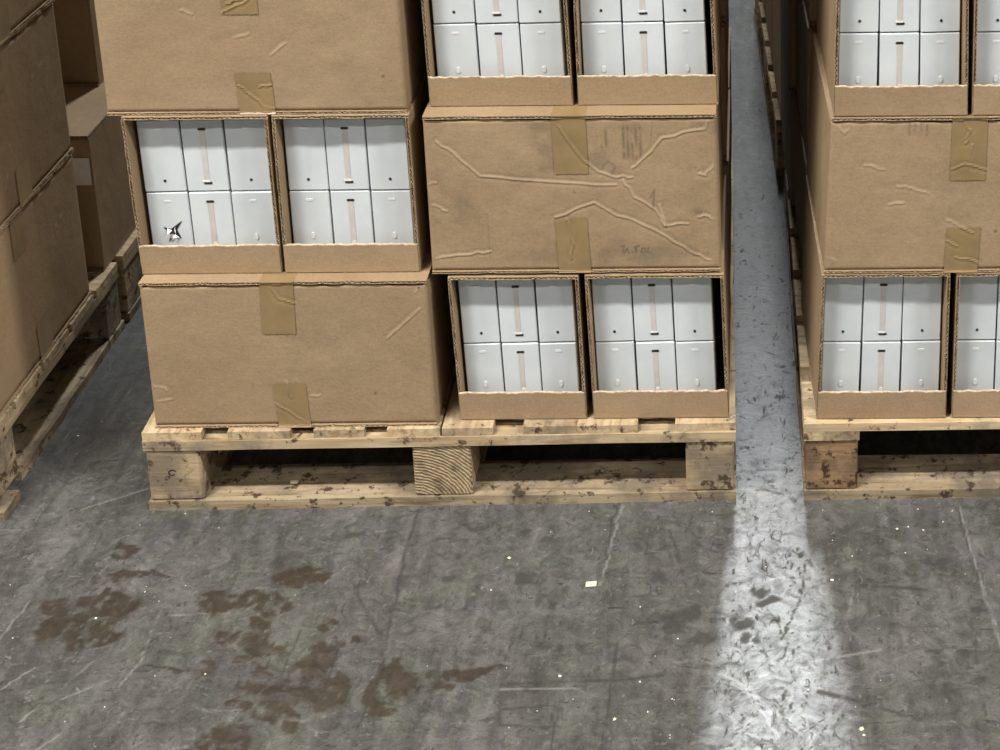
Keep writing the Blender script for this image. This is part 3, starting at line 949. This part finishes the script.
front_carton('closed brown carton at the bottom left of the middle stack', (.017, Z1), (.496, Z1), (.017, Z2), (.494, Z2), .003, .40,
             creases=CR_A, ink=ink_small((.395, .213), (.481, .412)), res=.0025, dent=.0012, seed=1, tp=((.2455, .099, .056, -.003), (.2545, .086, .055, -.004)))
front_carton('crumpled closed carton with pen marks and long creases, middle stack', (.500, Z2), (.983, Z2), (.500, Z3), (.978, Z3), .026, .39,
             creases=CR_D, ink=ink_D, res=.0018, dent=.0026, seed=2, tp=((.7385, .106, .056, .001), (.738, .102, .053, -.003)), ridge=.0011)
front_carton('closed brown carton at the top left of the middle stack', (-.016, Z3 + .001), (.473, Z3 + .001), (-.017, .984), (.470, .984), .040, .39,
             creases=CR_E, ink=ink_small((.437, .775)), res=.0025, dent=.0014, seed=3, tp=((.217, .102, .057, 0), (.229, .074, .058, -.003)))

tray('left open carton of white boxes on bottom tier of the middle stack', 'left open carton, bottom tier, middle stack',
     (.534, Z1), (.750, Z1), (.526, Z2 - .005), (.744, Z2 - .005), .020, seed=11, gl=.004, gr=.008)
tray('right open carton of white boxes on bottom tier of the middle stack', 'right open carton, bottom tier, middle stack',
     (.762, Z1), (.994, Z1), (.755, Z2 - .004), (.987, Z2 - .004), .020, seed=12, gl=.001, gr=.015)
tray('left open carton of white boxes on second tier of the middle stack', 'left open carton, second tier, middle stack',
     (.014, Z2), (.248, Z2), (.008, Z3), (.246, Z3), .033, seed=13, torn=(0, 0), gl=.006, gr=.006)
tray('right open carton of white boxes on second tier of the middle stack', 'right open carton, second tier, middle stack',
     (.253, Z2), (.479, Z2), (.253, Z3), (.476, Z3), .033, seed=14, gl=.003, gr=.006)
tray('left open carton of white boxes at the top right of the middle stack', 'left open carton, third tier, middle stack',
     (.506, Z3), (.742, Z3), (.500, .990), (.735, .990), .067, seed=15, gl=.004, gr=.008)
tray('right open carton of white boxes at the top right of the middle stack', 'right open carton, third tier, middle stack',
     (.750, Z3), (.981, Z3), (.748, .990), (.972, .990), .067, seed=16, gl=.001, gr=.010)

# ---------------- right stack, front column
tray('left open carton of white boxes on bottom tier of the right stack', 'left open carton, bottom tier, right stack',
     (1.143, Z1), (1.365, Z1), (1.152, Z2 - .002), (1.366, Z2 - .002), .012, seed=21, skew=-.014, gl=.001, gr=.003)
tray('right open carton of white boxes on bottom tier of the right stack', 'right open carton, bottom tier, right stack',
     (1.375, Z1), (1.597, Z1), (1.377, Z2 - .002), (1.596, Z2 - .002), .012, seed=22, gl=.001, gr=.003)
front_carton('closed brown carton on second tier of the right stack', (1.155, Z2), (1.640, Z2), (1.166, Z3 - .004), (1.640, Z3 - .004), .015, .39,
             creases=CR_S, ink=ink_S, res=.0025, dent=.0014, seed=4, tp=((1.389, .114, .058, .001), (1.386, .084, .055, .002)), skew=-.016)
tray('left open carton of white boxes on third tier of the right stack', 'left open carton, third tier, right stack',
     (1.169, Z3 - .003), (1.388, Z3 - .003), (1.174, .985), (1.382, .985), .020, seed=23, skew=-.012, gl=.001, gr=.003)
tray('right open carton of white boxes on third tier of the right stack', 'right open carton, third tier, right stack',
     (1.395, Z3 - .003), (1.614, Z3 - .003), (1.393, .985), (1.612, .985), .020, seed=24, gl=.001, gr=.003)

# ---------------- cartons further back, along the aisle
TIER = [('bottom', Z1, Z2 - .0015), ('second', Z2, Z3 - .0045), ('third', Z3, .985)]
for ti, (tn, za, zb_) in enumerate(TIER):
    for di, (y0, y1, dn) in enumerate(((.458, .815, 'second'), (.82, 1.19, 'third'))):
        jx = random.uniform(-.006, .006)
        carton('brown carton in the middle stack facing the aisle, %s tier, %s from front' % (tn, dn),
               (.745 + jx, (y0 + y1) / 2, za), .485, zb_ - za, y1 - y0, seed=40 + ti * 3 + di, group='cartons along the aisle')
        jx = random.uniform(-.004, .004) + (0.007 if ti == 2 else 0)
        carton('brown carton in the right stack facing the aisle, %s tier, %s from front' % (tn, dn),
               ((1.375 if di == 0 else 1.356) + jx, (y0 + y1) / 2 - .02, za), .485, zb_ - za, y1 - y0, rz=.03, seed=50 + ti * 3 + di, group='cartons along the aisle')
for ti, (tn, za, zb_) in enumerate(TIER):
    for di, (y0, dn) in enumerate(((1.27, 'nearest'), (1.67, 'next'), (2.07, 'farthest'))):
        x0 = 1.100 - .04 * (y0 - 1.27) + random.uniform(-.004, .006)
        carton('brown carton on the far right pallet beside the aisle, %s tier, %s' % (tn, dn),
               (x0 + .245, y0 + .19, za), .485, zb_ - za, .375, rz=.04, seed=70 + ti * 3 + di, group='cartons along the aisle')

# ---------------- left stack: larger cartons turned with their long side to the gap
LZ = [(Z1, .457), (.4575, .764), (.7645, 1.07)]
for ti, (za, zb_) in enumerate(LZ):
    tn = ('bottom', 'second', 'third')[ti]
    for di, (xc, dn) in enumerate(((-.260 - .20, 'near the gap'), (-.260 - .605, 'on the far side'))):
        H_ = zb_ - za
        carton('large brown carton in the shaded left stack, %s tier, %s' % (tn, dn), (xc, .222, za), .486, H_, .40,
               rz=math.pi / 2, creases=[[(-.05, .05), (-.03, .08)], [(.1, .2), (.16, .21)], [(.2, .03), (.23, .06)]], res=.006,
               seed=90 + ti * 2 + di, tapes=((-.025, .08), (0.025, .075)), group='large cartons of the left stack')
# stack behind it
L2 = carton('brown carton with a white label in the shadow behind the left stack', (-.268 - .24, .55 + .25, Z1), .48, .296, .50, seed=101, res=.01, group='cartons behind the left stack')
v, f = box_vf(-.031, 0, -.0012, .0004, 0, .058)
lb = obj('label', v, f, MAT['paper'], L2, (.24 - .002, -.25, .191))
lb['label'] = 'white paper label'
carton('brown carton set back on top, behind the left stack', (-.337 - .24, .80 + .25, Z1 + .2965), .48, .296, .50, seed=102, res=.01, group='cartons behind the left stack')
carton('brown carton on the bottom tier far behind the left stack', (-.275 - .24, 1.06 + .25, Z1), .48, .296, .48, seed=103, res=.01, group='cartons behind the left stack')

# ---------------- unseen tiers above, added to carry the stacks up and shade the gaps
UP = ('fourth', 'fifth', 'sixth')
SIDE = ('left', 'right')
NTH = {.235: 'first', .635: 'second', 1.0: 'third', .215: 'first', .615: 'second', .99: 'third'}
for ti in range(3):
    za = .992 + ti * .284
    for xc in (.235, .74):
        for yc in (.235, .635, 1.0):
            carton('%s unseen brown carton on the %s tier of the middle stack, %s from front' % (SIDE[xc > .5], UP[ti], NTH[yc]), (xc, yc, za), .48, .282, .36, seed=120 + ti, res=.03, tapes=(None, None), group='unseen upper tiers of the middle stack')
    for yc in (.215, .615, .99):
        carton('unseen brown carton on the %s tier of the right stack, %s from front' % (UP[ti], NTH[yc]), (1.415, yc, za), .48, .282, .36, seed=130 + ti, res=.03, tapes=(None, None), group='unseen upper tiers of the right stack')
for ti in range(2):
    for xc in (-.46, -.865):
        carton('unseen large brown carton on the %s tier of the left stack, %s' % (UP[ti], 'near the gap' if xc > -.5 else 'on the far side'), (xc, .222, 1.0705 + ti * .306), .486, .305, .40, rz=math.pi / 2, seed=140 + ti, res=.03, tapes=(None, None), group='unseen upper tiers of the left stack')
for ti in range(3):
    carton('unseen brown carton on the %s tier of the stack behind the left one' % ('third', 'fourth', 'fifth')[ti], (-.577, 1.05, .743 + ti * .297), .48, .296, .50, seed=150 + ti, res=.03, tapes=(None, None), group='unseen upper tiers behind the left stack')

# ---------------- litter on the floor
v, f = box_vf(-.0075, .0075, -.006, .006, 0, .003, .0015)
v = [(x + .002 * math.sin(40 * z + x * 300), y + .15 * x, z) for x, y, z in v]
tag(obj('paper_scrap', v, f, MAT['chip'], loc=(.773, -.215, .0001)), 'small cream scrap lying on the floor before the middle pallet', 'scrap')
v, f = box_vf(-.007, .007, -.004, .004, 0, .004, .0015)
tag(obj('paper_scrap', v, f, MAT['chip'], loc=(.235, .035, H_BOT + .0002)), 'tiny white scrap on the bottom board of the middle pallet', 'scrap')
v, f = [], []
for i, (x, y, s_) in enumerate(SPECKS[1:] + [(random.uniform(-.2, 1.4), random.uniform(-.6, -.02), random.choice((.6, .8, 1))) for _ in range(40)]):
    r_ = (.0006 * s_ + .0006) * random.uniform(.6, 1.5)
    a0 = random.uniform(0, 3)
    n0 = len(v)
    for k in range(5):
        a = a0 + k * 2 * math.pi / 5
        q = r_ * random.uniform(.6, 1.2)
        v.append((x + q * math.cos(a), y + q * math.sin(a), .0002))
    v.append((x, y, .0002 + r_ * .8))
    f += [(n0 + k, n0 + (k + 1) % 5, n0 + 5) for k in range(5)]
tag(obj('floor_debris', v, f, MAT['chip'], kind='stuff'), 'scattered white specks of debris on the grey floor', 'debris')
